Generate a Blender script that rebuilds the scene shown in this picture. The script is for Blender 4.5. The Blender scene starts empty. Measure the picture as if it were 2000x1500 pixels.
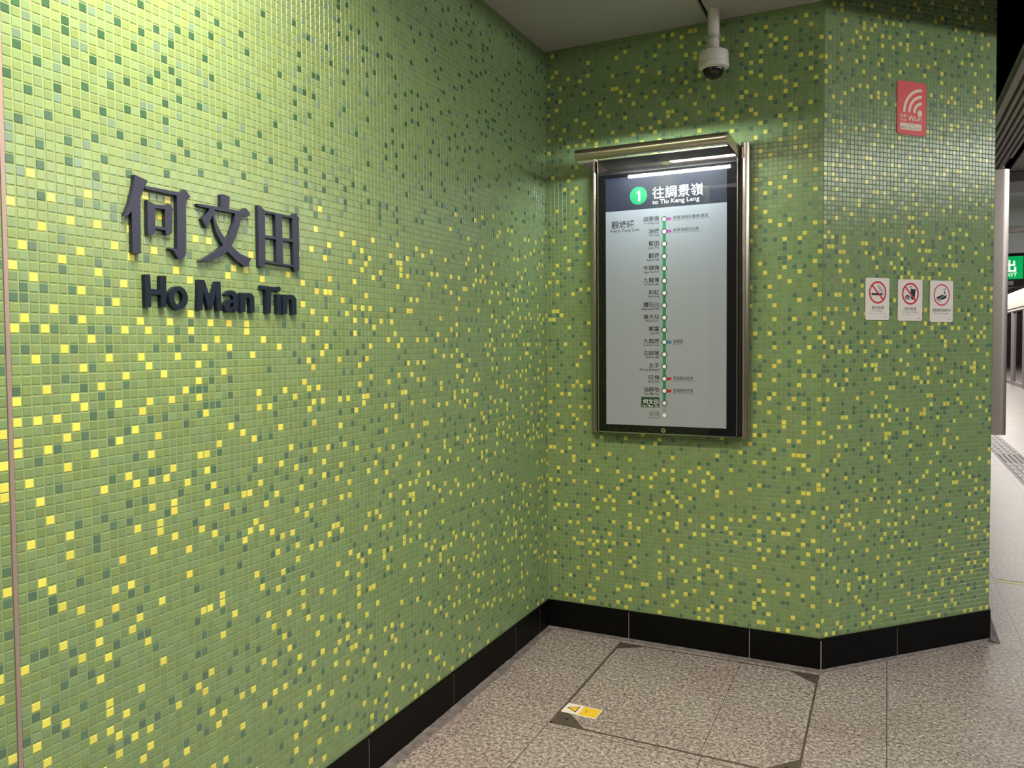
import bpy, bmesh, math, random
import numpy as np
from mathutils import Vector, Matrix
PI = math.pi
S = bpy.context.scene
C = S.collection

# ------------------------------------------------------------------ camera
FPX = 1527.5
cam_d = bpy.data.cameras.new('camera'); cam = bpy.data.objects.new('camera', cam_d); C.objects.link(cam)
S.camera = cam
pitch, roll, yaw = .0356, -.0078, -.4542
fw = Vector((math.sin(yaw)*math.cos(pitch), math.cos(yaw)*math.cos(pitch), -math.sin(pitch)))
rt = Vector((math.cos(yaw), -math.sin(yaw), 0)); up = rt.cross(fw)
r2 = rt*math.cos(roll) + up*math.sin(roll); u2 = up*math.cos(roll) - rt*math.sin(roll)
Mx = Matrix((r2, u2, -fw)).transposed().to_4x4(); Mx.translation = Vector((1.6581, -3.9123, 1.55))
cam.matrix_world = Mx
cam_d.sensor_width = 36; cam_d.lens = FPX*36/2000
cam_d.shift_x = 12.61/2000; cam_d.shift_y = -23.35/2000
cam_d.clip_start = .02; cam_d.clip_end = 300

# ------------------------------------------------------------------ world, exposure
w = bpy.data.worlds.new('world'); S.world = w; w.use_nodes = True
w.node_tree.nodes['Background'].inputs[0].default_value = (1, .96, .92, 1)
w.node_tree.nodes['Background'].inputs[1].default_value = .09
S.view_settings.view_transform = 'Standard'; S.view_settings.look = 'None'
S.view_settings.gamma = 1; S.view_settings.use_curve_mapping = False
S.view_settings.exposure = 0.0

def area(name, loc, sx, sy, power, col=(1, 1, 1), rot=(0, 0, 0), spread=PI):
    d = bpy.data.lights.new(name, 'AREA'); d.shape = 'RECTANGLE'; d.size = sx; d.size_y = sy
    d.energy = power; d.color = col; d.spread = spread
    o = bpy.data.objects.new(name, d); o.location = loc; o.rotation_euler = rot; C.objects.link(o); return o

CEIL = 3.105
area('ceiling_lamp', (.685, -2.70, CEIL+.06), 1.36, .29, 112, (1, .82, .60))
area('ceiling_lamp', (.685, -4.30, CEIL+.06), 1.36, .29, 36, (1, .93, .8))  # unseen repeat fixture, added behind the camera to light the lower left wall
area('platform_lamp', (5.3, 1, CEIL+.06), .11, 14, 112, (1, .98, .96), (0, .75, 0))
area('platform_lamp', (6.3, 1, CEIL+.06), .11, 14, 112, (1, .98, .96), (0, .75, 0))
area('concourse_lamp', (3.4, -5.0, CEIL-.01), .2, 5, 40, (1, .98, .96))
area('far_fill_lamp', (4.6, 26, 3.6), .3, 34, 800, (1, .93, .86))  # unseen lamp added to brighten the far platform

# ------------------------------------------------------------------ materials
def mat(name, col, rough=.5, metal=0, spec=.5, emit=None, estr=0, coat=0, noise=None, bump=0, bscale=200, attr=None, aniso=0):
    m = bpy.data.materials.new(name); m.use_nodes = True
    nt = m.node_tree; b = nt.nodes['Principled BSDF']
    b.inputs['Base Color'].default_value = (*col, 1); b.inputs['Roughness'].default_value = rough
    b.inputs['Metallic'].default_value = metal; b.inputs['Specular IOR Level'].default_value = spec
    b.inputs['Coat Weight'].default_value = coat; b.inputs['Coat Roughness'].default_value = .02
    if emit: b.inputs['Emission Color'].default_value = (*emit, 1); b.inputs['Emission Strength'].default_value = estr
    tc = nt.nodes.new('ShaderNodeTexCoord')
    if noise:
        sc, amt = noise
        n = nt.nodes.new('ShaderNodeTexNoise'); n.inputs['Scale'].default_value = sc; n.inputs['Detail'].default_value = 5
        nt.links.new(tc.outputs['Object'], n.inputs['Vector'])
        mr = nt.nodes.new('ShaderNodeMapRange'); mr.inputs[1].default_value = .3; mr.inputs[2].default_value = .7
        mr.inputs[3].default_value = 1-amt; mr.inputs[4].default_value = 1+amt
        nt.links.new(n.outputs[0], mr.inputs[0])
        mx = nt.nodes.new('ShaderNodeVectorMath'); mx.operation = 'SCALE'; mx.inputs[0].default_value = col
        nt.links.new(mr.outputs[0], mx.inputs['Scale']); nt.links.new(mx.outputs[0], b.inputs['Base Color'])
    if attr:
        a = nt.nodes.new('ShaderNodeAttribute'); a.attribute_name = attr
        nt.links.new(a.outputs['Color'], b.inputs['Base Color'])
    if bump:
        n = nt.nodes.new('ShaderNodeTexNoise'); n.inputs['Scale'].default_value = bscale; n.inputs['Detail'].default_value = 2
        nt.links.new(tc.outputs['Object'], n.inputs['Vector'])
        bp = nt.nodes.new('ShaderNodeBump'); bp.inputs['Strength'].default_value = bump; bp.inputs['Distance'].default_value = .002
        nt.links.new(n.outputs[0], bp.inputs['Height']); nt.links.new(bp.outputs[0], b.inputs['Normal'])
    return m

def hx(r, g, b):
    f = lambda c: ((c/255+.055)/1.055)**2.4 if c > 10 else c/255/12.92
    return (f(r), f(g), f(b))

MAT_TILE = mat('glass_mosaic', (.3, .4, .2), rough=.23, spec=.55, attr='tile_colour', bump=.06, bscale=60)
MAT_GROUT = mat('grout', (.24, .34, .16), rough=.85, spec=.2)
MAT_BLACK = mat('black_granite', (.003, .0028, .0028), rough=.5, spec=.12, noise=(60, .5))
MAT_JOINT = mat('pale_joint', (.30, .29, .27), rough=.8)
MAT_SEAL = mat('grey_sealant', (.16, .145, .145), rough=.75, noise=(25, .35), bump=.8, bscale=40)
MAT_CEIL = mat('painted_ceiling', (.42, .42, .40), rough=.55)
MAT_VOID = mat('black_void', (.004, .004, .004), rough=.95, spec=0)  # flat black standing in for the unlit space above the ceiling
MAT_STEEL = mat('brushed_steel', (.46, .42, .38), rough=.24, metal=1, noise=(4, .06))
MAT_STEEL2 = mat('steel_edge', (.62, .60, .57), rough=.15, metal=1)
MAT_BGLASS = mat('black_border', (.003, .003, .0035), rough=.5, spec=.08)
MAT_DARK = mat('dark_metal', (.03, .028, .026), rough=.4, metal=.5)
MAT_WHITE = mat('camera_white', (.66, .63, .60), rough=.45)
MAT_DOME = mat('smoked_dome', (.01, .01, .01), rough=.06, spec=.6)
MAT_ALU = mat('anodised_strip', (.36, .28, .27), rough=.4, metal=.3)
MAT_ZH = mat('purple_grey_letter', hx(32, 35, 60), rough=.33, spec=.5)
MAT_EN = mat('navy_letter', hx(16, 28, 46), rough=.5, spec=.3)
MAT_SLAT = mat('louvre_slat', (.40, .37, .35), rough=.5)
MAT_LAMP = mat('lamp_tube', (1, 1, 1), emit=(.93, 1, 1), estr=130)

def flat(name, rgb, rough=.45): return mat(name, hx(*rgb), rough=rough, spec=.3)

# ------------------------------------------------------------------ helpers
def tag(o, label=None, cat=None, group=None, kind=None):
    if label: o['label'] = label
    if cat: o['category'] = cat
    if group: o['group'] = group
    if kind: o['kind'] = kind
    return o
def empty(name, loc, label=None, cat=None, group=None, rz=0):
    o = bpy.data.objects.new(name, None); C.objects.link(o); o.location = loc; o.rotation_euler = (0, 0, rz)
    o.empty_display_size = .05
    return tag(o, label, cat, group)
def obj(name, bm, m, parent=None, smooth=False, mw=None, local=False):
    """bmesh in world coordinates (or in the parent's frame with local=True)"""
    me = bpy.data.meshes.new(name); bm.normal_update(); bm.to_mesh(me); bm.free()
    if m is not None:
        for x in (m if isinstance(m, (list, tuple)) else [m]): me.materials.append(x)
    if smooth: 
        for p in me.polygons: p.use_smooth = True
    o = bpy.data.objects.new(name, me); C.objects.link(o)
    if parent is not None:
        o.parent = parent
        if not local:
            M = Matrix.Translation(-Vector(parent.location)) if parent.parent is None else Matrix.Identity(4)
            rzv = parent.rotation_euler[2] if parent.parent is None else 0
            M = Matrix.Rotation(-rzv, 4, 'Z') @ M
            me.transform(M)
    return o
def sub(o, smooth_angle=.6):
    for p in o.data.polygons: p.use_smooth = True
    o.data.set_sharp_from_angle(angle=smooth_angle)
    return o
def NB(): return bmesh.new()
def box(bm, x0, x1, y0, y1, z0, z1, bev=0, mi=0):
    r = bmesh.ops.create_cube(bm, size=1)
    for v in r['verts']:
        v.co = Vector(((x0+x1)/2+v.co.x*(x1-x0), (y0+y1)/2+v.co.y*(y1-y0), (z0+z1)/2+v.co.z*(z1-z0)))
    fs = set(f for v in r['verts'] for f in v.link_faces)
    for f in fs: f.material_index = mi
    if bev:
        es = list(set(e for v in r['verts'] for e in v.link_edges))
        bmesh.ops.bevel(bm, geom=es, offset=bev, segments=2, affect='EDGES', profile=.5)
    return bm
def lathe(bm, prof, cx, cy, n=40, mi=0):
    rings = []
    for r, z in prof:
        if r < 1e-6: rings.append([bm.verts.new((cx, cy, z))])
        else: rings.append([bm.verts.new((cx+r*math.cos(2*PI*k/n), cy+r*math.sin(2*PI*k/n), z)) for k in range(n)])
    for a, b in zip(rings[:-1], rings[1:]):
        for k in range(n):
            k2 = (k+1) % n
            if len(a) == 1 and len(b) == 1: continue
            if len(a) == 1: f = bm.faces.new((a[0], b[k2], b[k]))
            elif len(b) == 1: f = bm.faces.new((a[k], a[k2], b[0]))
            else: f = bm.faces.new((a[k], a[k2], b[k2], b[k]))
            f.material_index = mi
    bmesh.ops.recalc_face_normals(bm, faces=bm.faces)
    return bm
def prism(bm, pts, ax, t, holes=(), mi=0):
    """polygon pts (a,b) with holes -> filled; mapped by ax(a,b,h); thickness from h=0 to h=t"""
    tmp = bmesh.new(); edges = []
    for loop in [pts]+list(holes):
        vs = [tmp.verts.new((p[0], p[1], 0)) for p in loop]
        edges += [tmp.edges.new((vs[i], vs[(i+1) % len(vs)])) for i in range(len(vs))]
    bmesh.ops.triangle_fill(tmp, edges=edges, use_beauty=True)
    tmp.verts.index_update(); tmp.normal_update()
    for f in tmp.faces:
        if f.normal.z < 0: f.normal_flip()
    V = [v.co.copy() for v in tmp.verts]; F = [[v.index for v in f.verts] for f in tmp.faces]
    B = [[v.index for v in e.verts] for e in tmp.edges if len(e.link_faces) == 1]
    tmp.free()
    top = [bm.verts.new(ax(v.x, v.y, t)) for v in V]
    fs = []
    if t:
        bot = [bm.verts.new(ax(v.x, v.y, 0)) for v in V]
        for a, b in B: fs.append(bm.faces.new((top[a], top[b], bot[b], bot[a])))
        for f in F: fs.append(bm.faces.new([bot[i] for i in reversed(f)]))
    for f in F: fs.append(bm.faces.new([top[i] for i in f]))
    for f in fs: f.material_index = mi
    if t: bmesh.ops.recalc_face_normals(bm, faces=fs)
    return bm
def ring(bm, cx, cy, ro, ri, ax, t, a0=0, a1=2*PI, n=48, mi=0):
    full = abs(a1-a0-2*PI) < 1e-6
    an = [a0+(a1-a0)*k/n for k in range(n+(0 if full else 1))]
    O = [(cx+ro*math.cos(a), cy+ro*math.sin(a)) for a in an]; I = [(cx+ri*math.cos(a), cy+ri*math.sin(a)) for a in an]
    if full: return prism(bm, O, ax, t, [I], mi)
    return prism(bm, O+I[::-1], ax, t, (), mi)
def disc(bm, cx, cy, r, ax, t, n=40, mi=0, ry=None):
    return prism(bm, [(cx+r*math.cos(2*PI*k/n), cy+(ry or r)*math.sin(2*PI*k/n)) for k in range(n)], ax, t, (), mi)
def rrect(x0, y0, x1, y1, r, n=6):
    P = []
    for cx, cy, a in ((x1-r, y1-r, 0), (x0+r, y1-r, PI/2), (x0+r, y0+r, PI), (x1-r, y0+r, 1.5*PI)):
        P += [(cx+r*math.cos(a+PI/2*k/n), cy+r*math.sin(a+PI/2*k/n)) for k in range(n+1)]
    return P
def rect(x0, y0, x1, y1): return [(x0, y0), (x1, y0), (x1, y1), (x0, y1)]
def stroke(pts, w):
    """thick polyline outline"""
    L, R = [], []
    for i, p in enumerate(pts):
        a = Vector(pts[max(i-1, 0)]); b = Vector(pts[min(i+1, len(pts)-1)]); d = (b-a).normalized(); n = Vector((-d.y, d.x))*w/2
        L.append((p[0]+n.x, p[1]+n.y)); R.append((p[0]-n.x, p[1]-n.y))
    return L+R[::-1]
def text(bm, s, x0, y0, x1, y1, ax, t, bold=0, mi=0, keep=None):
    """lettering from Blender's built-in font, fitted to a box; keep='l'/'r'/'c': keep proportions, fit height"""
    cu = bpy.data.curves.new('t', 'FONT'); cu.body = s; cu.size = 1; cu.offset = bold*.35; cu.resolution_u = 3 if y1-y0 > .02 else 2
    to = bpy.data.objects.new('t', cu); C.objects.link(to)
    me = bpy.data.meshes.new_from_object(to.evaluated_get(bpy.context.evaluated_depsgraph_get()))
    co = np.array([v.co[:] for v in me.vertices]); lo = co.min(0); hi = co.max(0)
    sy = (y1-y0)/(hi[1]-lo[1]); sx = (x1-x0)/(hi[0]-lo[0]); ox = x0
    if keep:
        sx = sy; wd = (hi[0]-lo[0])*sx
        ox = x0 if keep == 'l' else (x1-wd if keep == 'r' else (x0+x1-wd)/2)
    vs = [bm.verts.new(ax(ox+(c_[0]-lo[0])*sx, y0+(c_[1]-lo[1])*sy, t)) for c_ in co]
    for p in me.polygons:
        try: f = bm.faces.new([vs[i] for i in p.vertices]); f.material_index = mi
        except ValueError: pass
    bpy.data.objects.remove(to); bpy.data.curves.remove(cu); bpy.data.meshes.remove(me)
    return bm

# axes of the wall planes: (along, height, out of the wall) -> world
LB, ANG, LC = 1.3857, .8066, 1.0927
cdx, cdy = math.cos(ANG), math.sin(ANG)
CX2, CY2 = LB+LC*cdx, LC*cdy
def axA(u, z, h): return Vector((h, u, z))               # u = world y (negative towards the camera)
def axB(u, z, h): return Vector((u, -h, z))
def axC(u, z, h): return Vector((LB+u*cdx+h*cdy, u*cdy-h*cdx, z))
def axD(u, z, h): return Vector((CX2+h, CY2+u, z))
def axF(x, y, h): return Vector((x, y, h))

# ------------------------------------------------------------------ mosaic walls
TP = .02224; BT = .157
rng = np.random.default_rng(11)
GREEN, YEL, DARK, MID, LOWD = 0, 1, 2, 3, 4
PAL = {GREEN: (.198, .300, .132), YEL: (.76, .74, .13), DARK: (.044, .118, .062), MID: (.145, .245, .175), LOWD: (.095, .180, .118)}
CELLS = {"Y":[[53,79],[56,78],[58,79],[61,77],[64,76],[64,79],[66,77],[69,74],[71,79],[72,76],[74,74],[74,77],[76,78],[79,79],[82,72],[82,77],[83,75],[85,79],[86,76],[88,71],[89,75],[91,72],[93,62],[93,75],[95,67],[96,63],[96,71],[98,61],[98,74],[99,64],[99,65],[99,72],[101,72],[102,62],[102,65],[102,71],[103,59],[104,63],[104,77],[105,65],[105,75],[106,54],[106,62],[107,58],[107,60],[107,75],[108,64],[108,66],[108,70],[109,57],[110,61],[110,71],[111,56],[111,63],[111,65],[111,79],[112,59],[112,77],[113,73],[114,56],[114,60],[114,64],[114,79],[115,55],[115,61],[115,65],[116,72],[116,75],[117,59],[117,64],[117,69],[118,56],[118,67],[118,73],[118,77],[119,61],[120,58],[120,66],[120,70],[120,75],[121,63],[121,78],[122,60],[122,65],[122,68],[122,72],[123,57],[123,75],[124,62],[124,71],[125,55],[125,66],[125,77],[126,58],[126,64],[126,74],[127,61],[127,69],[127,79],[128,65],[128,72],[129,57],[129,64],[129,67],[129,70],[129,76]],"D":[[87,98],[88,101],[89,98],[92,99],[93,92],[94,87],[95,83],[95,106],[96,90],[96,95],[97,87],[98,100],[99,84],[99,102],[100,88],[102,85],[102,91],[103,87],[103,102],[104,95],[104,100],[105,97],[106,83],[106,91],[106,102],[107,99],[108,85],[109,86],[109,91],[109,93],[109,99],[110,84],[110,94],[110,97],[111,82],[111,88],[111,90],[111,95],[112,93],[112,98],[113,92],[114,85],[114,88],[114,97],[114,100],[115,95],[116,81],[116,88],[116,91],[117,85],[117,93],[117,97],[118,90],[119,82],[119,87],[119,95],[120,80],[120,84],[120,92],[121,89],[121,97],[122,86],[123,81],[123,83],[123,91],[123,94],[123,95],[124,88],[125,85],[125,96],[126,80],[126,82],[126,90],[126,93],[127,87],[128,84],[128,91],[128,95],[129,80],[129,88],[129,94]],"M":[[91,85],[95,84],[98,96],[99,90],[101,83],[102,100],[103,89],[105,91],[105,94],[106,95],[107,100],[109,89],[109,95],[110,98],[111,87],[112,85],[112,96],[113,89],[114,89],[115,83],[118,86],[118,91],[118,98],[120,79],[120,97],[121,83],[121,93],[121,95],[122,81],[122,93],[123,97],[124,87],[124,90],[127,94],[128,79],[128,92],[129,82],[129,83]],"L":[[88,65],[90,61],[92,65],[92,68],[95,59],[100,67],[102,58],[102,61],[104,55],[104,66],[105,58],[105,60],[107,54],[108,57],[108,63],[108,65],[109,55],[110,64],[113,62],[114,72],[117,58],[118,76],[118,77],[119,62],[119,64],[119,67],[119,69],[120,57],[120,71],[121,60],[122,58],[122,77],[123,62],[123,65],[123,68],[124,59],[124,70],[124,73],[125,61],[125,64],[126,68],[127,72],[128,62],[128,67],[128,68],[129,58],[129,67]]}
def scatter(nx, nz, dens, kind, grid):
    for j in range(nz):
        for i in range(nx):
            if grid[i, j] != GREEN: continue
            d = dens(i, j)
            if d <= 0: continue
            nb = 0
            for a, b, wt in ((1, 0, 1), (-1, 0, 1), (0, 1, 1), (0, -1, 1), (1, 1, .6), (-1, 1, .6), (1, -1, .6), (-1, -1, .6)):
                p, q = i+a, j+b
                if 0 <= p < nx and 0 <= q < nz and grid[p, q] == kind: nb += wt
            if rng.random() < d*(1 if nb == 0 else .3): grid[i, j] = kind
def mosaic(name, nx, nz, grid, ax, sgn=1, z0=BT, gap=.0022, step_fn=None, u0=0.):
    """individual square tiles standing 2 mm proud of a grout bed; one mesh"""
    H = .0010; bv = .0016
    V = []; F = []; COL = []
    tint = rng.random((nx, nz)); tint2 = rng.random((nx, nz))
    jit = rng.normal(0, .00022, (nx, nz, 2)); tilt = rng.normal(0, .007, (nx, nz, 2))
    for i in range(nx):
        for j in range(nz):
            k = grid[i, j]
            seam_i = .0005 if (i % 15) == 14 else 0; seam_j = .0005 if (j % 15) == 14 else 0
            a0 = u0+i*TP+gap/2+jit[i, j, 0]; a1 = u0+(i+1)*TP-gap/2+jit[i, j, 0]-seam_i
            b0 = z0+j*TP+gap/2+jit[i, j, 1]; b1 = z0+(j+1)*TP-gap/2+jit[i, j, 1]-seam_j
            s0 = len(V)
            for (a, b, h) in ((a0, b0, -.0006), (a1, b0, -.0006), (a1, b1, -.0006), (a0, b1, -.0006)): V.append(ax(sgn*a, b, h))
            tx, ty = tilt[i, j]*.02
            for (a, b, sa, sb) in ((a0+bv, b0+bv, -1, -1), (a1-bv, b0+bv, 1, -1), (a1-bv, b1-bv, 1, 1), (a0+bv, b1-bv, -1, 1)):
                V.append(ax(sgn*a, b, H+sa*tx*.5+sb*ty*.5))
            q = [(s0+4, s0+5, s0+6, s0+7)] + [(s0+n, s0+(n+1) % 4, s0+4+(n+1) % 4, s0+4+n) for n in range(4)]
            if sgn < 0: q = [x[::-1] for x in q]
            F += q
            c0 = np.array(PAL[k]); var = .10 if k == GREEN else .10
            c_ = c0*(1+var*(tint[i, j]-.5)*2)
            if k == GREEN: c_ = c_*np.array((1+.10*(tint2[i, j]-.5), 1, 1-.3*(tint2[i, j]-.5)))
            if k == YEL and tint2[i, j] > .92: c_ = c_*np.array((1.0, .88, .85))
            COL += [tuple(np.clip(c_, 0, 1))]*5
    # grout bed
    s0 = len(V); e = 0.0
    for (a, b) in ((0, 0), (nx, 0), (nx, nz), (0, nz)): V.append(ax(sgn*(u0+a*TP+(0 if a == 0 else e)), z0+b*TP, 0))
    q = (s0, s0+1, s0+2, s0+3); F.append(q[::-1] if sgn < 0 else q); COL.append((0, 0, 0))
    me = bpy.data.meshes.new(name); me.from_pydata([v[:] for v in V], [], F)
    me.materials.append(MAT_TILE); me.materials.append(MAT_GROUT)
    mi = np.zeros(len(F), np.int32); mi[-1] = 1; me.polygons.foreach_set('material_index', mi)
    ca = me.color_attributes.new('tile_colour', 'FLOAT_COLOR', 'CORNER')
    arr = np.ones((len(F)*4, 4), np.float32); arr[:, :3] = np.repeat(np.array(COL, np.float32), 4, axis=0)
    ca.data.foreach_set('color', arr.ravel()); me.update()
    o = bpy.data.objects.new(name, me); C.objects.link(o)
    return o
def backing(name, pts, z0, z1, parent):
    bm = NB(); prism(bm, pts, axF, 1)
    for v in bm.verts: v.co.z = z0 if v.co.z < .5 else z1
    return obj(name, bm, MAT_GROUT, parent)

def smooth(x): x = min(max(x, 0), 1); return x*x*(3-2*x)
# left wall: yellow only below a ragged limit, greens above
NXA, NZA = 130, 132
def build_grid_A(nx, nz, explicit):
    g = np.zeros((nx, nz), int); reg = np.zeros((nx, nz), bool)
    if explicit:
        for i in range(nx):
            for j in range(nz):
                u = (i+.5)*TP; z = BT+(j+.5)*TP
                if (u > 2.0 and z > 1.42) or (u > 1.1 and z > 1.88 and j*1.0 < 500 and z < 2.14-(u-1.1)*.2): reg[i, j] = True
        for key, kd in (('Y', YEL), ('D', DARK), ('M', MID), ('L', LOWD)):
            for i, j in CELLS[key]:
                if i < nx and j < nz: g[i, j] = kd
    def lim(i): return 2.22-.11*(i*TP)
    def dy(i, j):
        if reg[i, j]: return 0
        z = BT+(j+.5)*TP; t = (lim(i)-z)/.5
        return 0 if t < 0 else (.05+.07*smooth(t))*(.75 if j < 12 else 1)
    def dd(i, j):
        if reg[i, j] and i*TP > 1.98 and (BT+j*TP) > 1.9: return 0
        z = BT+(j+.5)*TP; return .10 if z > lim(i)-.05 else 0
    def dm(i, j):
        if reg[i, j] and i*TP > 1.98 and (BT+j*TP) > 1.9: return 0
        z = BT+(j+.5)*TP; return .10 if z > lim(i)-.05 else 0
    def dl(i, j):
        z = BT+(j+.5)*TP; t = (lim(i)-z)/.3
        return 0 if t < 0 else (.10 if not reg[i, j] else .02)
    scatter(nx, nz, dy, YEL, g); scatter(nx, nz, dd, DARK, g); scatter(nx, nz, dm, MID, g); scatter(nx, nz, dl, LOWD, g)
    return g
def build_grid_B(nx, nz):
    g = np.zeros((nx, nz), int)
    scatter(nx, nz, lambda i, j: .122, YEL, g); scatter(nx, nz, lambda i, j: .14, LOWD, g)
    return g

wa = mosaic('wall_left', NXA, NZA, build_grid_A(NXA, NZA, True), axA, -1); tag(wa, kind='structure')
wa2 = mosaic('wall_left_rear', 70, NZA, build_grid_A(70, NZA, False), axA, -1, u0=NXA*TP+.009); tag(wa2, kind='structure')
wa2.name = 'wall_left.001'
bm = NB(); box(bm, -.12, -.001, -(200*TP+.009), .12, 0, 3.9); obj('wall_left_core', bm, MAT_GROUT, wa)
bm = NB(); box(bm, -.002, .0032, -(NXA*TP+.009), -NXA*TP, BT, CEIL); tag(obj('trim_1', bm, MAT_ALU), kind='structure')
wb = mosaic('wall_back', 62, NZA, build_grid_B(62, NZA), axB, 1, u0=(LB-62*TP)/1.0); tag(wb, kind='structure')
bm = NB(); box(bm, 0, (LB-62*TP)+.0001, -.0005, .01, BT, BT+NZA*TP); obj('wall_back_edge', bm, MAT_GROUT, wb)
bm = NB(); box(bm, -.001, LB-.001, .001, .12, 0, 3.9); obj('wall_back_core', bm, MAT_GROUT, wb)
wc = mosaic('wall_right', 49, 160, build_grid_B(49, 160), axC, 1, u0=.0015); tag(wc, kind='structure')
backing('wall_right_core', [(LB-.001, .0015), (LB+LC*cdx-.001, LC*cdy+.0015), (CX2-.001, CY2+.14), (LB-.001, .14)], 0, 3.75, wc)
wd = mosaic('wall_side', 110, 147, build_grid_B(110, 147), axD, 1); tag(wd, kind='structure')
bm = NB(); box(bm, CX2-.12, CX2-.001, CY2+.002, CY2+110*TP, 0, 3.75); obj('wall_side_core', bm, MAT_GROUT, wd)

# ------------------------------------------------------------------ skirting boards
def skirting(name, ax, sgn, L, joints, ext=(0, 0)):
    root = None
    ed = [0]+sorted(joints)+[L]
    bm = NB(); T = .009
    for a, b in zip(ed[:-1], ed[1:]):
        a_ = a+(.0015 if a else -ext[0]); b_ = b-(.0015 if b != L else -ext[1])
        prism(bm, rect(*sorted((sgn*a_, sgn*b_))[:1], 0, sorted((sgn*a_, sgn*b_))[1], BT-.004), lambda u, z, h: ax(u, z, h), T)
    root = obj(name, bm, MAT_BLACK); tag(root, kind='structure')
    bm = NB()
    for j in joints: prism(bm, rect(*sorted((sgn*(j-.0015), sgn*(j+.0015)))[:1], 0, sorted((sgn*(j-.0015), sgn*(j+.0015)))[1], BT-.012), lambda u, z, h: ax(u, z, h), T-.0008)
    obj('joint', bm, MAT_JOINT, root)
    return root
skirting('baseboard_left', axA, -1, 4.6, [.14, .442, 1.059, 1.667, 2.27, 2.88, 3.49])
skirting('baseboard_back', axB, 1, LB, [.457, 1.065], ext=(0, .0035))
skirting('baseboard_right', axC, 1, LC, [.466], ext=(.0035, .0035))
skirting('baseboard_side', axD, 1, 110*TP, [.6, 1.2, 1.8], ext=(0.003, 0))
# pale corner joint where the two boards meet
bm = NB(); lathe(bm, [(.0022, 0.004), (.0022, BT-.012)], LB+.0045, -.0098, 8); tag(obj('trim_2', bm, MAT_JOINT), kind='structure')
# sealant beads along the foot of the walls
def bead(name, ax, sgn, L, wdt, rough_amt, seed, a0=0.):
    r = random.Random(seed); n = int(L/.02); P = []; Q = []
    w_ = wdt
    for k in range(n+1):
        u = sgn*(a0+(L-a0)*k/n); w_ += r.uniform(-1, 1)*rough_amt*.4; w_ = min(max(w_, wdt-rough_amt), wdt+rough_amt)
        P.append((u, .007)); Q.append((u, .009+w_))
    bm = NB()
    vs = []
    for p, q in zip(P, Q):
        vs.append([bm.verts.new(ax(p[0], .010+r.uniform(0, .004)*(rough_amt > .003), p[1])), bm.verts.new(ax(p[0], .004, (p[1]+q[1])/2)), bm.verts.new(ax(q[0], .0006, q[1]))])
    for a, b in zip(vs[:-1], vs[1:]):
        for k in range(2): bm.faces.new((a[k], b[k], b[k+1], a[k+1]))
    bmesh.ops.recalc_face_normals(bm, faces=bm.faces)
    if sum(f.normal.z for f in bm.faces) < 0:
        for f in bm.faces: f.normal_flip()
    return tag(obj(name, bm, MAT_SEAL), kind='structure')
bead('trim_3', axA, -1, 4.4, .030, .012, 3)
bead('trim_4', axB, 1, LB+.02, .020, .0015, 4)
bead('trim_5', axC, 1, LC+.02, .013, .001, 5)
bead('trim_6', axD, 1, 1.6, .040, .002, 6, a0=-.05)

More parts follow.
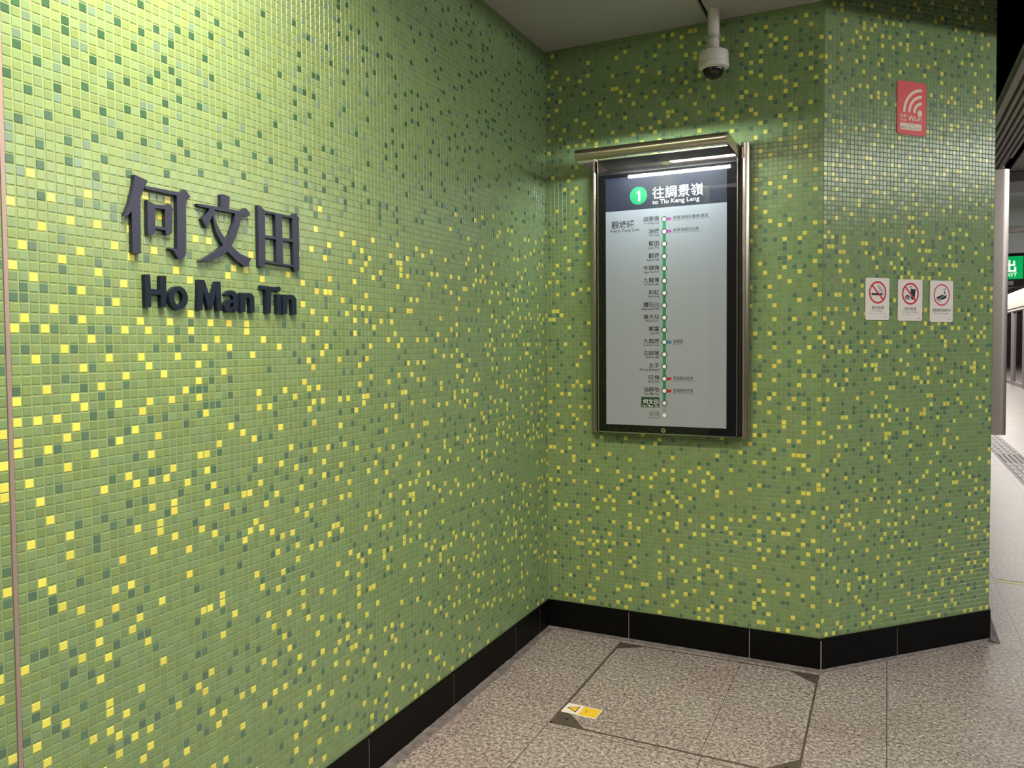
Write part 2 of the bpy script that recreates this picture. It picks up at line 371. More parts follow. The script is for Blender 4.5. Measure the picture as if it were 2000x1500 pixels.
# ------------------------------------------------------------------ floor
def floor_mat(joints=True):
    m = bpy.data.materials.new('granite_floor'); m.use_nodes = True; nt = m.node_tree; b = nt.nodes['Principled BSDF']
    N = nt.nodes.new; L = nt.links.new
    tc = N('ShaderNodeTexCoord')
    def noise(sc, det=3, rough=.6):
        n = N('ShaderNodeTexNoise'); n.inputs['Scale'].default_value = sc; n.inputs['Detail'].default_value = det
        n.inputs['Roughness'].default_value = rough; L(tc.outputs['Object'], n.inputs['Vector']); return n.outputs[0]
    def ramp(src, stops):
        r = N('ShaderNodeValToRGB'); L(src, r.inputs[0])
        while len(r.color_ramp.elements) < len(stops): r.color_ramp.elements.new(.5)
        for e, (p, c_) in zip(r.color_ramp.elements, stops): e.position = p; e.color = (*c_, 1)
        return r.outputs[0]
    base = ramp(noise(62, 3, .75), [(.36, (.15, .13, .125)), (.45, (.29, .257, .248)), (.55, (.41, .375, .36)), (.66, (.60, .56, .545))])
    spk = ramp(noise(115, 1), [(.33, (.25, .23, .22)), (.40, (1, 1, 1))])
    pat = ramp(noise(2.2, 3), [(.3, (.88, .83, .84)), (.5, (1, .98, .98)), (.7, (1.02, 1.05, 1.0))])
    def mul(a, bb):
        v = N('ShaderNodeMix'); v.data_type = 'RGBA'; v.blend_type = 'MULTIPLY'; v.inputs['Factor'].default_value = 1
        L(a, v.inputs[6]); L(bb, v.inputs[7]); return v.outputs[2]
    c_ = mul(mul(base, spk), pat)
    # joints
    sp = N('ShaderNodeSeparateXYZ'); L(tc.outputs['Object'], sp.inputs[0])
    def jl(out, off, per):
        a = N('ShaderNodeMath'); a.operation = 'SUBTRACT'; L(out, a.inputs[0]); a.inputs[1].default_value = off-per*50+per/2
        mo = N('ShaderNodeMath'); mo.operation = 'MODULO'; L(a.outputs[0], mo.inputs[0]); mo.inputs[1].default_value = per
        s_ = N('ShaderNodeMath'); s_.operation = 'SUBTRACT'; L(mo.outputs[0], s_.inputs[0]); s_.inputs[1].default_value = per/2
        ab = N('ShaderNodeMath'); ab.operation = 'ABSOLUTE'; L(s_.outputs[0], ab.inputs[0])
        lt = N('ShaderNodeMath'); lt.operation = 'LESS_THAN'; L(ab.outputs[0], lt.inputs[0]); lt.inputs[1].default_value = .0019
        return lt.outputs[0]
    mx = N('ShaderNodeMath'); mx.operation = 'MAXIMUM'; gt = N('ShaderNodeMath'); gt.operation = 'GREATER_THAN'; L(sp.outputs[0], gt.inputs[0]); gt.inputs[1].default_value = 1.39
    my = N('ShaderNodeMix'); L(gt.outputs[0], my.inputs['Factor']); L(jl(sp.outputs[1], -.44, .600), my.inputs[2]); L(jl(sp.outputs[1], .03, .62), my.inputs[3])
    L(jl(sp.outputs[0], .424, .6225), mx.inputs[0]); L(my.outputs[0], mx.inputs[1])
    if not joints:
        L(c_, b.inputs['Base Color']); b.inputs['Roughness'].default_value = .36; b.inputs['Specular IOR Level'].default_value = .45
        return m
    mc = N('ShaderNodeMix'); mc.data_type = 'RGBA'; L(mx.outputs[0], mc.inputs['Factor']); L(c_, mc.inputs[6]); mc.inputs[7].default_value = (.10, .078, .07, 1)
    L(mc.outputs[2], b.inputs['Base Color']); b.inputs['Roughness'].default_value = .36; b.inputs['Specular IOR Level'].default_value = .45
    return m
MAT_FLOOR = floor_mat()
bm = NB(); box(bm, -1, 12, -9, 60, -.1, 0); tag(obj('floor', bm, MAT_FLOOR), kind='structure')

# access cover let into the floor
MAT_BRONZE = mat('bronze_frame', (.12, .095, .085), rough=.5, metal=.3, noise=(30, .2))
X0, X1, Y0, Y1 = .428, 1.388, -1.008, -.058
cov = empty('access_cover', (X0, Y0, 0), 'large rectangular granite floor access cover with metal edge beside the wall', 'floor cover')
MAT_SLAB = floor_mat(False)
for a in (rect(X0+.009, Y0+.009, 1.0345, Y1-.009), rect(1.0365, Y0+.009, X1-.009, Y1-.009)):
    bm = NB(); prism(bm, a, lambda x, y, h: Vector((x, y, h)), .0010); obj('stone_slab', bm, MAT_SLAB, cov)
bm = NB(); prism(bm, rect(1.0345, Y0+.009, 1.0365, Y1-.009), axF, .0006); obj('slab_joint', bm, MAT_BLACK, cov)
for a in (rect(X0, Y0, X0+.009, Y1), rect(X1-.009, Y0, X1, Y1), rect(X0, Y0, X1, Y0+.009), rect(X0, Y1-.009, X1, Y1)):
    bm = NB(); prism(bm, a, axF, .0014); obj('edge_strip', bm, MAT_BRONZE, cov)
k = .0095
for P in ([(X0+k, Y0+k), (X0+.145, Y0+k), (X0+k, Y0+.15)], [(X1-k, Y0+k), (X1-k, Y0+.13), (X1-.12, Y0+k)],
          [(X0+k, Y1-k), (X0+k, Y1-.085), (X0+.14, Y1-k)], [(X1-k, Y1-k), (X1-.13, Y1-k), (X1-k, Y1-.11)]):
    bm = NB(); prism(bm, P, axF, .0012); pl = obj('corner_plate', bm, MAT_BRONZE, cov)
    cx = sum(p[0] for p in P)/3; cy = sum(p[1] for p in P)/3
    bm = NB(); disc(bm, cx, cy, .007, lambda x, y, h: Vector((x-X0, y-Y0, h+.0012)), .0003, 20)
    o = obj('lifting_hole', bm, MAT_DARK, pl, local=True)

# warning label on the cover
lab = empty('warning_label', (.512, -.858, .0005), 'small white and yellow warning sticker with black triangle on floor', 'sticker', rz=-.03)
WL = (.155, .088)
axL = lambda x, y, h: Vector((x, y, h))
bm = NB(); prism(bm, rrect(-WL[0]/2, -WL[1]/2, WL[0]/2, WL[1]/2, .004), axL, .0012); obj('label_sheet', bm, flat('label_white', (235, 228, 222)), lab, local=True)
bm = NB(); prism(bm, rect(-.002, -.038, .074, .038), lambda x, y, h: Vector((x, y, .0012+h)), .0003); obj('yellow_panel', bm, flat('label_yellow', (240, 200, 60)), lab, local=True)
TRI = [(-.068, .002), (-.018, .030), (-.018, -.026)]
TRJ = [(-.060, .002), (-.0215, .0235), (-.0215, -.0195)]
bm = NB(); prism(bm, TRI, lambda x, y, h: Vector((x, y, .0012+h)), .0003); wt = obj('warning_triangle', bm, flat('label_black', (45, 40, 30)), lab, local=True)
bm = NB(); prism(bm, TRJ, lambda x, y, h: Vector((x, y, .0016+h)), .0002); obj('triangle_fill', bm, flat('label_amber', (236, 196, 50)), wt, local=True)
bm = NB(); prism(bm, rect(.018, -.012, .022, .012), lambda x, y, h: Vector((x, y, .0017)), 0); obj('printed_mark', bm, flat('label_brown', (150, 110, 30)), lab, local=True)

# hazard strip by the far floor joint
bm = NB(); prism(bm, [(2.30, 1.94), (2.95, 1.86), (2.95, 1.93), (2.30, 1.985)], axF, .0012)
tp = empty('floor_tape', (2.30, 1.96, 0), 'short yellow and black hazard tape stuck across a far floor joint', 'tape')
obj('yellow_tape', bm, flat('tape_yellow', (225, 225, 150)), tp)
bm = NB(); prism(bm, [(2.31, 1.985), (2.95, 1.93), (2.95, 1.96), (2.31, 2.0)], axF, .0012); obj('black_tape', bm, flat('tape_black', (30, 28, 26)), tp)

# tactile paving strip on the platform
MAT_TACT = mat('tactile_tile', (.10, .088, .094), rough=.45)
tac = empty('tactile_strip', (2.98, 4, 0), 'dark grey tactile guide strip running along the platform floor', 'tactile paving')
bm = NB(); box(bm, 2.98, 3.30, 1.0, 26, 0, .003); obj('base_tile', bm, MAT_TACT, tac)
def copies(first, offs):
    for d in offs:
        o = first.copy(); C.objects.link(o); o.parent = first.parent; o.location = first.location+Vector(d)
bm = NB(); box(bm, 3.01, 3.04, 4.4, 4.66, .003, .008, .002); gb = obj('guide_bar', bm, mat('tactile_bar', (.15, .13, .138), rough=.4), tac)
copies(gb, [(.078*k, .3*q, 0) for k in range(4) for q in range(25) if (k or q) and not 7.6 < 4.4+.3*q < 8.5])
bm = NB(); lathe(bm, [(.016, .003), (.012, .008), (0, .0085)], 3.02, 7.75, 10); sd = obj('stud', bm, MAT_TACT, tac)
copies(sd, [(.06*a, .09*b, 0) for a in range(5) for b in range(9) if a or b])

# ------------------------------------------------------------------ ceiling
SLOTS = ((-2.85, -2.55), (-4.45, -4.15))
YE = [-.012, -2.55, -2.85, -4.15, -4.45, -5.4]
bm = NB()
for a, b in ((YE[1], YE[0]), (YE[3], YE[2]), (YE[5], YE[4])): box(bm, 0, .865, a, b, CEIL, CEIL+.02)
tag(obj('ceiling', bm, MAT_CEIL), kind='structure')
bm = NB()
for a, b in ((YE[1], YE[0]), (YE[3], YE[2]), (YE[5], YE[4])): box(bm, .883, LB-.012, a, b, CEIL, CEIL+.02)
o = tag(obj('ceiling.001', bm, MAT_CEIL), kind='structure')
bm = NB()
for a, b in SLOTS: box(bm, -.02, LB-.012, a-.02, a, CEIL, CEIL+.14); box(bm, -.02, LB-.012, b, b+.02, CEIL, CEIL+.14); box(bm, -.02, LB-.012, a, b, CEIL+.14, CEIL+.16)
tag(obj('trim_8', bm, mat('slot_lining', (.10, .10, .10), rough=.6)), kind='structure')
bm = NB(); box(bm, .80, .95, -4.1, -2.9, CEIL+.10, CEIL+.12); box(bm, .80, .95, -2.5, -.02, CEIL+.10, CEIL+.12); o = tag(obj('ceiling.002', bm, MAT_VOID), kind='structure')
bm = NB(); box(bm, -.12, 2.75, -9, 4.7, 3.9, 4.0); box(bm, 2.62, 2.66, -9, 4.66, 3.13, 3.9); box(bm, -.1, 2.66, 4.62, 4.68, 3.2, 3.9)
tag(obj('void_blocker', bm, MAT_VOID), kind='structure')  # added black roof and side walls, block world light above the ceiling
bm = NB(); prism(bm, [(1.42, -9), (2.31, -9), (2.31, .42), (1.42, -.035)], lambda x, y, h: Vector((x, y, CEIL+.03*h)), 1); box(bm, 2.31, 2.62, -9, 4.6, CEIL+.05, CEIL+.06); tag(obj('bounce_blocker', bm, MAT_CEIL), kind='structure')  # added panels out of view, cut floor bounce on the upper right wall
bm = NB(); box(bm, 2.655, 3.1, -9, 4.66, CEIL, CEIL+.02); tag(obj('ceiling.005', bm, MAT_CEIL), kind='structure')
bm = NB(); box(bm, 3.05, 12, -9, 4.66, CEIL+.25, CEIL+.27); tag(obj('ceiling.008', bm, MAT_CEIL), kind='structure')
bm = NB(); box(bm, -1, 12, 8.2, 60, 3.75, 3.8); tag(obj('ceiling.007', bm, mat('platform_ceiling', (.7, .66, .6), rough=.5)), kind='structure')
pl_ = empty('platform_light', (5.2, 12, 3.55), 'long bright linear light along the far platform ceiling', 'light')
bm = NB(); box(bm, 5.12, 5.28, 12, 50, 3.53, 3.60); obj('light_housing', bm, MAT_CEIL, pl_)
bm = NB(); box(bm, 5.13, 5.27, 12, 50, 3.515, 3.53); obj('diffuser', bm, mat('diffuser_glow', (1, 1, 1), emit=(1, .93, .8), estr=6), pl_)
bm = NB(); box(bm, -1, 12, 4.75, 8.2, CEIL+.05, CEIL+.09); tag(obj('ceiling.006', bm, mat('far_ceiling', (.6, .6, .57), rough=.22)), kind='structure')
lou = empty('louvre_ceiling', (2.32, 4.6, CEIL), 'row of pale linear ceiling slats with dark gaps beyond the pillar', 'ceiling panel')
for x0, x1, ye in ((2.32, 2.36, 4.62), (2.382, 2.404, 4.62), (2.422, 2.445, 4.62), (2.464, 2.487, 4.62), (2.504, 2.527, 4.62), (2.544, 2.566, 4.62), (2.582, 2.606, 4.05)):
    bm = NB(); box(bm, x0, x1, -1.3, ye, CEIL, CEIL+.03); obj('slat', bm, MAT_SLAT, lou)
bm = NB(); box(bm, 2.2, 12, 4.66, 4.72, 3.015, CEIL+.03); tag(obj('trim_7', bm, mat('brown_fascia', (.06, .05, .045), rough=.5)), kind='structure')

# smoke barrier: steel rail with a hanging glass sheet
MAT_GREYGLASS = mat('grey_glass', (.62, .66, .62), rough=.12, spec=.5)
sb = empty('smoke_barrier', (2.4, 6.2, 2.6), 'steel rail and grey glass smoke barrier hanging from the platform ceiling', 'smoke barrier')
bm = NB(); box(bm, 2.3, 7, 6.2, 6.26, 2.722, 2.785, .006); obj('rail', bm, MAT_STEEL, sb)
bm = NB(); box(bm, 2.3, 7, 6.22, 6.235, 2.50, 2.722); obj('lower_glass', bm, MAT_GREYGLASS, sb)
bm = NB(); box(bm, 2.3, 7, 6.22, 6.235, 2.785, CEIL+.05); obj('upper_glass', bm, MAT_GREYGLASS, sb)

# ------------------------------------------------------------------ exit sign
EX = empty('exit_sign', (2.98, 8.0, 2.3), 'lit green hanging exit sign with white characters above the platform', 'exit sign')
bm = NB(); box(bm, 2.76, 3.225, 8.0, 8.09, 2.235, 2.715, .006); obj('housing', bm, mat('sign_housing', (.012, .012, .014), rough=.4), EX)
MG = mat('exit_green', (0, .3, .1), emit=hx(0, 160, 80), estr=1.0, rough=.4)
MWt = mat('exit_white', (.9, 1, .9), emit=(.8, 1, .8), estr=1.0, rough=.4)
bm = NB(); prism(bm, rrect(2.775, 2.335, 3.21, 2.625, .008), lambda x, z, h: Vector((x, 8.0-h, z)), .004); obj('light_panel', bm, MG, EX)
axE = lambda x, z, h: Vector((x, 7.9955-h, z))
bm = NB()
def chu(x, z, s):   # the character for 'out' as blocky strokes on a 7x7 grid
    for a in (rect(3, 0, 4, 7), rect(.6, 4, 1.6, 6.4), rect(5.4, 4, 6.4, 6.4), rect(.6, 3.5, 6.4, 4.5), rect(0, 0, 1.05, 2.9), rect(5.95, 0, 7, 2.9), rect(0, -.1, 7, .95)):
        prism(bm, [(x+p*s, z+q*s) for p, q in a], axE, .0006)
chu(2.983, 2.430, .0213)
text(bm, 'EXIT', 2.985, 2.368, 3.145, 2.414, axE, .0006, .03)
obj('lettering', bm, MWt, EX)
bm = NB(); prism(bm, rect(2.985, 2.258, 3.105, 2.312), axE, .002); obj('white_plate', bm, mat('plate', (.7, .7, .7), rough=.5), EX)

# ------------------------------------------------------------------ platform screen doors
MAT_PSD = mat('psd_frame', (.36, .33, .35), rough=.4, metal=.2)
MAT_PSDG = mat('psd_glass', (.022, .018, .018), rough=.08, spec=.5)
psd = empty('platform_screen_doors', (5.6, 26, 0), 'grey framed dark glass platform screen doors under a pale header, far right', 'screen doors')
bm = NB(); box(bm, 5.58, 5.9, 24, 60, 2.52, 3.22); obj('header_panel', bm, mat('psd_header', (.62, .56, .52), rough=.5), psd)
bm = NB(); box(bm, 5.575, 5.6, 24, 60, 2.62, 2.66); box(bm, 5.57, 5.6, 24, 60, 2.52, 2.56); obj('header_line', bm, MAT_DARK, psd)
bm = NB(); box(bm, 5.62, 5.64, 26, 60, .05, 2.52); obj('glass_sheet', bm, MAT_PSDG, psd)
bm = NB(); box(bm, 5.58, 5.66, 25.7, 60, 0, .12); obj('sill', bm, MAT_PSD, psd)
for k in range(12):
    y = 25.7+2.6*k
    bm = NB(); box(bm, 5.56, 5.68, y, y+.32, 0, 2.52); obj('door_frame', bm, MAT_PSD, psd)
bm = NB(); box(bm, 1, 12, 60, 60.2, 0, 3.8); tag(obj('wall_far', bm, mat('far_wall', (.25, .23, .22), rough=.6)), kind='structure')
bm = NB(); box(bm, 6.4, 6.5, 4, 60, 0, 3.8); tag(obj('wall_track', bm, mat('track_wall', (.03, .028, .03), rough=.6)), kind='structure')
bm = NB(); box(bm, -1, -.9, 4, 60, 0, 3.2); box(bm, 1.0, 1.1, 3.3, 60, 0, 3.8); tag(obj('wall_inner', bm, mat('inner_wall', (.3, .3, .28), rough=.6)), kind='structure')

# ------------------------------------------------------------------ station name, raised characters
GL = {"ho_zh":[[[[-2.5861,1.9681],[-2.5498,1.9608],[-2.5526,1.9518],[-2.5599,1.9417],[-2.5726,1.9117],[-2.5696,1.9082],[-2.5716,1.9039],[-2.5732,1.7816],[-2.5764,1.7775],[-2.5937,1.7768],[-2.5967,1.7802],[-2.5969,1.8789],[-2.6076,1.8669],[-2.6179,1.8639],[-2.6028,1.8963],[-2.5951,1.9211],[-2.5893,1.9431]],[]],[[[-2.5588,1.9464],[-2.554,1.9467],[-2.4488,1.948],[-2.438,1.958],[-2.4293,1.9547],[-2.4175,1.9425],[-2.4227,1.9371],[-2.4319,1.9368],[-2.4359,1.7927],[-2.4397,1.7838],[-2.4483,1.7785],[-2.4605,1.7773],[-2.4682,1.7853],[-2.4748,1.7955],[-2.4906,1.8005],[-2.4787,1.8017],[-2.464,1.8016],[-2.4612,1.9381],[-2.5505,1.9388],[-2.558,1.9418]],[]],[[[-2.5512,1.913],[-2.5417,1.9092],[-2.5296,1.9051],[-2.496,1.9077],[-2.4885,1.9127],[-2.4797,1.9107],[-2.4718,1.9008],[-2.4761,1.8952],[-2.4789,1.8425],[-2.4828,1.8364],[-2.4963,1.8348],[-2.4989,1.8381],[-2.4987,1.8449],[-2.5294,1.8451],[-2.53,1.8348],[-2.535,1.8293],[-2.5488,1.8276],[-2.5525,1.832]],[[[-2.5285,1.8967],[-2.5298,1.8521],[-2.4995,1.8517],[-2.4989,1.8976]]]]],"man_zh":[[[[-2.3959,1.9283],[-2.3848,1.9295],[-2.3138,1.9311],[-2.3125,1.9658],[-2.3065,1.9683],[-2.2807,1.9657],[-2.2837,1.9315],[-2.237,1.9312],[-2.2229,1.9432],[-2.2133,1.9385],[-2.2029,1.9266],[-2.2103,1.9209],[-2.234,1.9194],[-2.2629,1.9219],[-2.3419,1.9212],[-2.3905,1.9228]],[]],[[[-2.2607,1.9244],[-2.2306,1.9217],[-2.2384,1.9108],[-2.2496,1.8817],[-2.2669,1.8461],[-2.2908,1.8133],[-2.3182,1.7956],[-2.3495,1.7831],[-2.3723,1.7787],[-2.3924,1.7769],[-2.3682,1.7901],[-2.3373,1.807],[-2.3095,1.8278],[-2.2827,1.8624],[-2.2677,1.8946]],[]],[[[-2.3514,1.9227],[-2.3361,1.923],[-2.3443,1.9048],[-2.3603,1.8718],[-2.3653,1.8686],[-2.3811,1.8902],[-2.3651,1.9047]],[]],[[[-2.3476,1.9213],[-2.3373,1.9219],[-2.3349,1.8973],[-2.322,1.8724],[-2.2992,1.8454],[-2.2716,1.825],[-2.2432,1.8105],[-2.2032,1.8011],[-2.2113,1.7888],[-2.2145,1.7776],[-2.2273,1.7771],[-2.2582,1.7891],[-2.2909,1.8118],[-2.3133,1.8348],[-2.3338,1.865],[-2.3426,1.8962]],[]]],"tin_zh":[[[[-2.173,1.9583],[-2.1677,1.9598],[-2.1444,1.9478],[-2.0271,1.947],[-2.0185,1.9566],[-2.0071,1.9566],[-1.9948,1.9449],[-1.9975,1.9378],[-1.9989,1.7859],[-2.005,1.7807],[-2.019,1.7809],[-2.0238,1.7855],[-2.0247,1.7922],[-2.1462,1.7946],[-2.1487,1.7848],[-2.1555,1.7801],[-2.168,1.7803],[-2.1723,1.7844]],[[[-2.1446,1.9405],[-2.145,1.8755],[-2.1006,1.877],[-2.1013,1.941]],[[-2.0722,1.94],[-2.0724,1.8767],[-2.0264,1.8772],[-2.0272,1.9414]],[[-2.1452,1.8672],[-2.146,1.801],[-2.0993,1.8005],[-2.0994,1.868]],[[-2.0712,1.867],[-2.072,1.799],[-2.0245,1.7989],[-2.0257,1.8679]]]]],"H":[[[[-2.5643,1.7285],[-2.5484,1.7302],[-2.5468,1.6944],[-2.5196,1.6936],[-2.5186,1.7284],[-2.5003,1.7298],[-2.5022,1.6505],[-2.5182,1.6499],[-2.5173,1.6801],[-2.5466,1.6812],[-2.5475,1.6493],[-2.5635,1.6481]],[]]],"o":[[[[-2.4328,1.6759],[-2.4337,1.669],[-2.4362,1.6626],[-2.4401,1.6568],[-2.4452,1.6519],[-2.4511,1.6484],[-2.4577,1.6462],[-2.4645,1.6455],[-2.4713,1.6463],[-2.4776,1.6487],[-2.4832,1.6523],[-2.4878,1.6571],[-2.4912,1.6628],[-2.4932,1.6692],[-2.4937,1.6758],[-2.4928,1.6825],[-2.4904,1.6889],[-2.4867,1.6946],[-2.4819,1.6994],[-2.4761,1.703],[-2.4696,1.7054],[-2.4628,1.7062],[-2.456,1.7056],[-2.4496,1.7034],[-2.4438,1.6998],[-2.439,1.695],[-2.4355,1.6892],[-2.4334,1.6827]],[[[-2.4494,1.6759],[-2.4498,1.6717],[-2.451,1.6678],[-2.4528,1.6643],[-2.4551,1.6613],[-2.4578,1.6591],[-2.4607,1.6578],[-2.4638,1.6573],[-2.4669,1.6578],[-2.4698,1.6592],[-2.4723,1.6614],[-2.4744,1.6644],[-2.476,1.6679],[-2.4769,1.6718],[-2.4771,1.6759],[-2.4766,1.68],[-2.4755,1.6839],[-2.4738,1.6874],[-2.4715,1.6903],[-2.4689,1.6926],[-2.4659,1.6939],[-2.4628,1.6944],[-2.4597,1.694],[-2.4568,1.6927],[-2.4542,1.6905],[-2.4521,1.6875],[-2.4505,1.684],[-2.4496,1.6801]]]]],"M":[[[[-2.397,1.7274],[-2.3763,1.728],[-2.3573,1.6773],[-2.3364,1.7269],[-2.3209,1.7274],[-2.3175,1.6478],[-2.3347,1.6478],[-2.3372,1.699],[-2.3524,1.6493],[-2.3645,1.6488],[-2.3808,1.698],[-2.3852,1.6469],[-2.4018,1.6478]],[]]],"a":[[[[-2.3044,1.6943],[-2.297,1.7022],[-2.2829,1.7061],[-2.2695,1.7041],[-2.2607,1.6973],[-2.257,1.6821],[-2.2579,1.6478],[-2.2735,1.6472],[-2.275,1.6533],[-2.2845,1.6456],[-2.2978,1.6458],[-2.3071,1.6527],[-2.3084,1.6632],[-2.3018,1.6734],[-2.2897,1.6788],[-2.2742,1.6807],[-2.2764,1.6897],[-2.2844,1.6939],[-2.3014,1.689]],[[[-2.2745,1.6716],[-2.2747,1.663],[-2.2805,1.6579],[-2.2886,1.6582],[-2.2917,1.6632],[-2.2867,1.6692]]]]],"n":[[[[-2.2469,1.7011],[-2.2305,1.702],[-2.2294,1.6965],[-2.2187,1.7027],[-2.2037,1.7013],[-2.194,1.6921],[-2.1935,1.6468],[-2.2116,1.6468],[-2.2115,1.6837],[-2.2169,1.6897],[-2.2233,1.6884],[-2.2294,1.6813],[-2.2303,1.6468],[-2.2484,1.6472]],[]]],"T":[[[[-2.1658,1.7272],[-2.1022,1.7254],[-2.1025,1.7146],[-2.1247,1.715],[-2.1273,1.647],[-2.1464,1.6474],[-2.1474,1.7156],[-2.1661,1.7157]],[]]],"i":[[[[-2.1013,1.7043],[-2.083,1.7053],[-2.0835,1.6478],[-2.1014,1.6479]],[]],[[[-2.083,1.721],[-2.0833,1.7192],[-2.0841,1.7175],[-2.0853,1.716],[-2.0869,1.7146],[-2.0889,1.7136],[-2.091,1.7129],[-2.0932,1.7126],[-2.0954,1.7126],[-2.0974,1.7131],[-2.0993,1.7139],[-2.1008,1.7151],[-2.1019,1.7165],[-2.1026,1.7181],[-2.1028,1.7198],[-2.1025,1.7216],[-2.1017,1.7233],[-2.1005,1.7248],[-2.0989,1.7262],[-2.0971,1.7272],[-2.095,1.7279],[-2.0928,1.7283],[-2.0906,1.7282],[-2.0885,1.7278],[-2.0866,1.7269],[-2.0851,1.7258],[-2.0839,1.7244],[-2.0832,1.7228]],[]]],"n2":[[[[-2.0759,1.705],[-2.0571,1.706],[-2.0558,1.7001],[-2.0435,1.7067],[-2.0264,1.7053],[-2.0152,1.6954],[-2.0145,1.6469],[-2.0353,1.647],[-2.0352,1.6864],[-2.0414,1.6928],[-2.0488,1.6915],[-2.0558,1.6838],[-2.0567,1.647],[-2.0774,1.6473]],[]]]}
glyph_info = [('ho_zh', 'raised_character', MAT_ZH, 'purple-grey raised Chinese character at the left of the wall station name, above letters Ho', 'Chinese characters of the station name'),
    ('man_zh', 'raised_character', MAT_ZH, 'purple-grey raised Chinese character with crossing strokes, middle one of the station name', 'Chinese characters of the station name'),
    ('tin_zh', 'raised_character', MAT_ZH, 'purple-grey raised Chinese character like a four-pane window, right end of station name', 'Chinese characters of the station name'),
    ('H', 'raised_letter', MAT_EN, 'navy raised capital letter H on the mosaic wall, first of the English name', 'English letters of the station name'),
    ('o', 'raised_letter', MAT_EN, 'navy raised lowercase letter o next to the H on mosaic wall', 'English letters of the station name'),
    ('M', 'raised_letter', MAT_EN, 'navy raised capital letter M on the green mosaic wall', 'English letters of the station name'),
    ('a', 'raised_letter', MAT_EN, 'navy raised lowercase letter a between M and n on mosaic wall', 'English letters of the station name'),
    ('n', 'raised_letter', MAT_EN, 'navy raised lowercase letter n that ends the word Man', 'English letters of the station name'),
    ('T', 'raised_letter', MAT_EN, 'navy raised capital letter T on the green mosaic wall', 'English letters of the station name'),
    ('i', 'raised_letter', MAT_EN, 'navy raised lowercase letter i with dot, beside the capital T', 'English letters of the station name'),
    ('n2', 'raised_letter', MAT_EN, 'navy raised lowercase letter n that ends the word Tin, rightmost letter', 'English letters of the station name')]
for key, nm, m, lb, gp in glyph_info:
    bm = NB()
    for k, (outer, holes) in enumerate(GL[key]):
        prism(bm, outer, lambda u, z, h, k=k: Vector((.0012+h*(.0125-.00008*k), u, z)), 1, holes)
    bmesh.ops.recalc_face_normals(bm, faces=bm.faces)
    tag(obj(nm, bm, m), lb, nm.split('_')[1], gp)

# ------------------------------------------------------------------ line map case on the back wall
PX0, PX1, PZ0, PZ1, FD = .319, 1.017, 1.094, 2.486, .08
def tube(parent, x, y, r, z0, z1, name='side_tube'):
    bm = NB(); lathe(bm, [(0, z0), (r-.002, z0), (r, z0+.002), (r, z1-.002), (r-.002, z1), (0, z1)], x, y, 48)
    return sub(obj(name, bm, MAT_STEEL, parent))
case = empty('line_map_case', (.668, 0, PZ0), 'steel framed glazed route map case with canopy on the back mosaic wall', 'map case')
bm = NB(); box(bm, PX0, PX1, -FD+.006, -.003, PZ0, PZ1, .002); obj('back_box', bm, MAT_DARK, case)
bm = NB()
for a in ((PX0, PX0+.0045, PZ0, PZ1), (PX1-.0045, PX1, PZ0, PZ1), (PX0, PX1, PZ0, PZ0+.0045), (PX0, PX1, PZ1-.0045, PZ1)):
    box(bm, a[0], a[1], -FD-.003, -FD+.008, a[2], a[3])
obj('bezel', bm, MAT_STEEL2, case)
bm = NB(); box(bm, PX0+.004, PX1-.004, -FD+.0005, -FD+.008, PZ0+.004, PZ1-.004); obj('black_border', bm, MAT_BGLASS, case)
bm = NB(); box(bm, PX0+.004, PX1-.004, -FD-.002, -FD+.001, 2.405, 2.410); obj('reflection_strip', bm, MAT_DARK, case)  # thin strip drawn for the canopy edge's reflection in the glass
tube(case, 1.045, -.04, .022, 1.087, 2.498); tube(case, .290, -.04, .022, 1.087, 2.498)
bm = NB(); box(bm, .300, PX0+.001, -.055, -.003, 1.11, 2.47); obj('side_bracket', bm, MAT_DARK, case)
bm = NB(); box(bm, PX1-.001, 1.035, -.055, -.003, 1.11, 2.47); obj('side_bracket', bm, MAT_DARK, case)
# poster with its printing
M_PAPER = mat('poster_paper', hx(158, 168, 178), rough=.5, spec=.2)
M_HEAD = flat('poster_header', (34, 40, 60)); M_INK = flat('poster_ink', (28, 30, 38)); M_GRN = flat('line_green', (22, 140, 92))
M_DGRN = flat('ring_green', (18, 60, 46)); M_WH = flat('print_white', (240, 248, 246)); M_CIRC = flat('circle_green', (20, 150, 98))
M_PUR = flat('line_purple', (165, 70, 165)); M_RED = flat('line_red', (190, 30, 50)); M_BLU = flat('line_blue', (50, 125, 160))
M_GREY = flat('print_grey', (128, 128, 132))
M_GREYL = flat('line_grey', (150, 150, 154))
poster = None
def bx(h0): return lambda x, z, h: Vector((x, -FD-h0-h, z))
bm = NB(); prism(bm, rect(.3625, 1.136, .966, 2.384), bx(0), .0006); poster = obj('poster', bm, M_PAPER, case)
def on_poster(name, fn, m, layer=1):
    bm = NB(); fn(bm, bx(.0006+.0002*layer)); o = obj(name, bm, m, None)
    o.parent = poster; o.data.transform(Matrix.Translation(-Vector(case.location))); return o
on_poster('header_band', lambda b, a: prism(b, rect(.3625, 2.2175, .966, 2.384), a, 0), M_HEAD)
on_poster('line_number_disc', lambda b, a: disc(b, .5338, 2.2862, .0445, a, 0), M_CIRC, 2)
def one(b, a): prism(b, [(.524, 2.296), (.527, 2.304), (.537, 2.313), (.543, 2.313), (.543, 2.258), (.533, 2.258), (.533, 2.299)], a, 0)
on_poster('line_number', one, M_WH, 3)
def hd(b, a):
    text(b, '往調景嶺', .605, 2.262, .8545, 2.322, a, 0, .022); text(b, 'to Tiu Keng Leng', .6045, 2.2305, .836, 2.2575, a, 0, .018)
on_poster('header_lettering', hd, M_WH, 2)
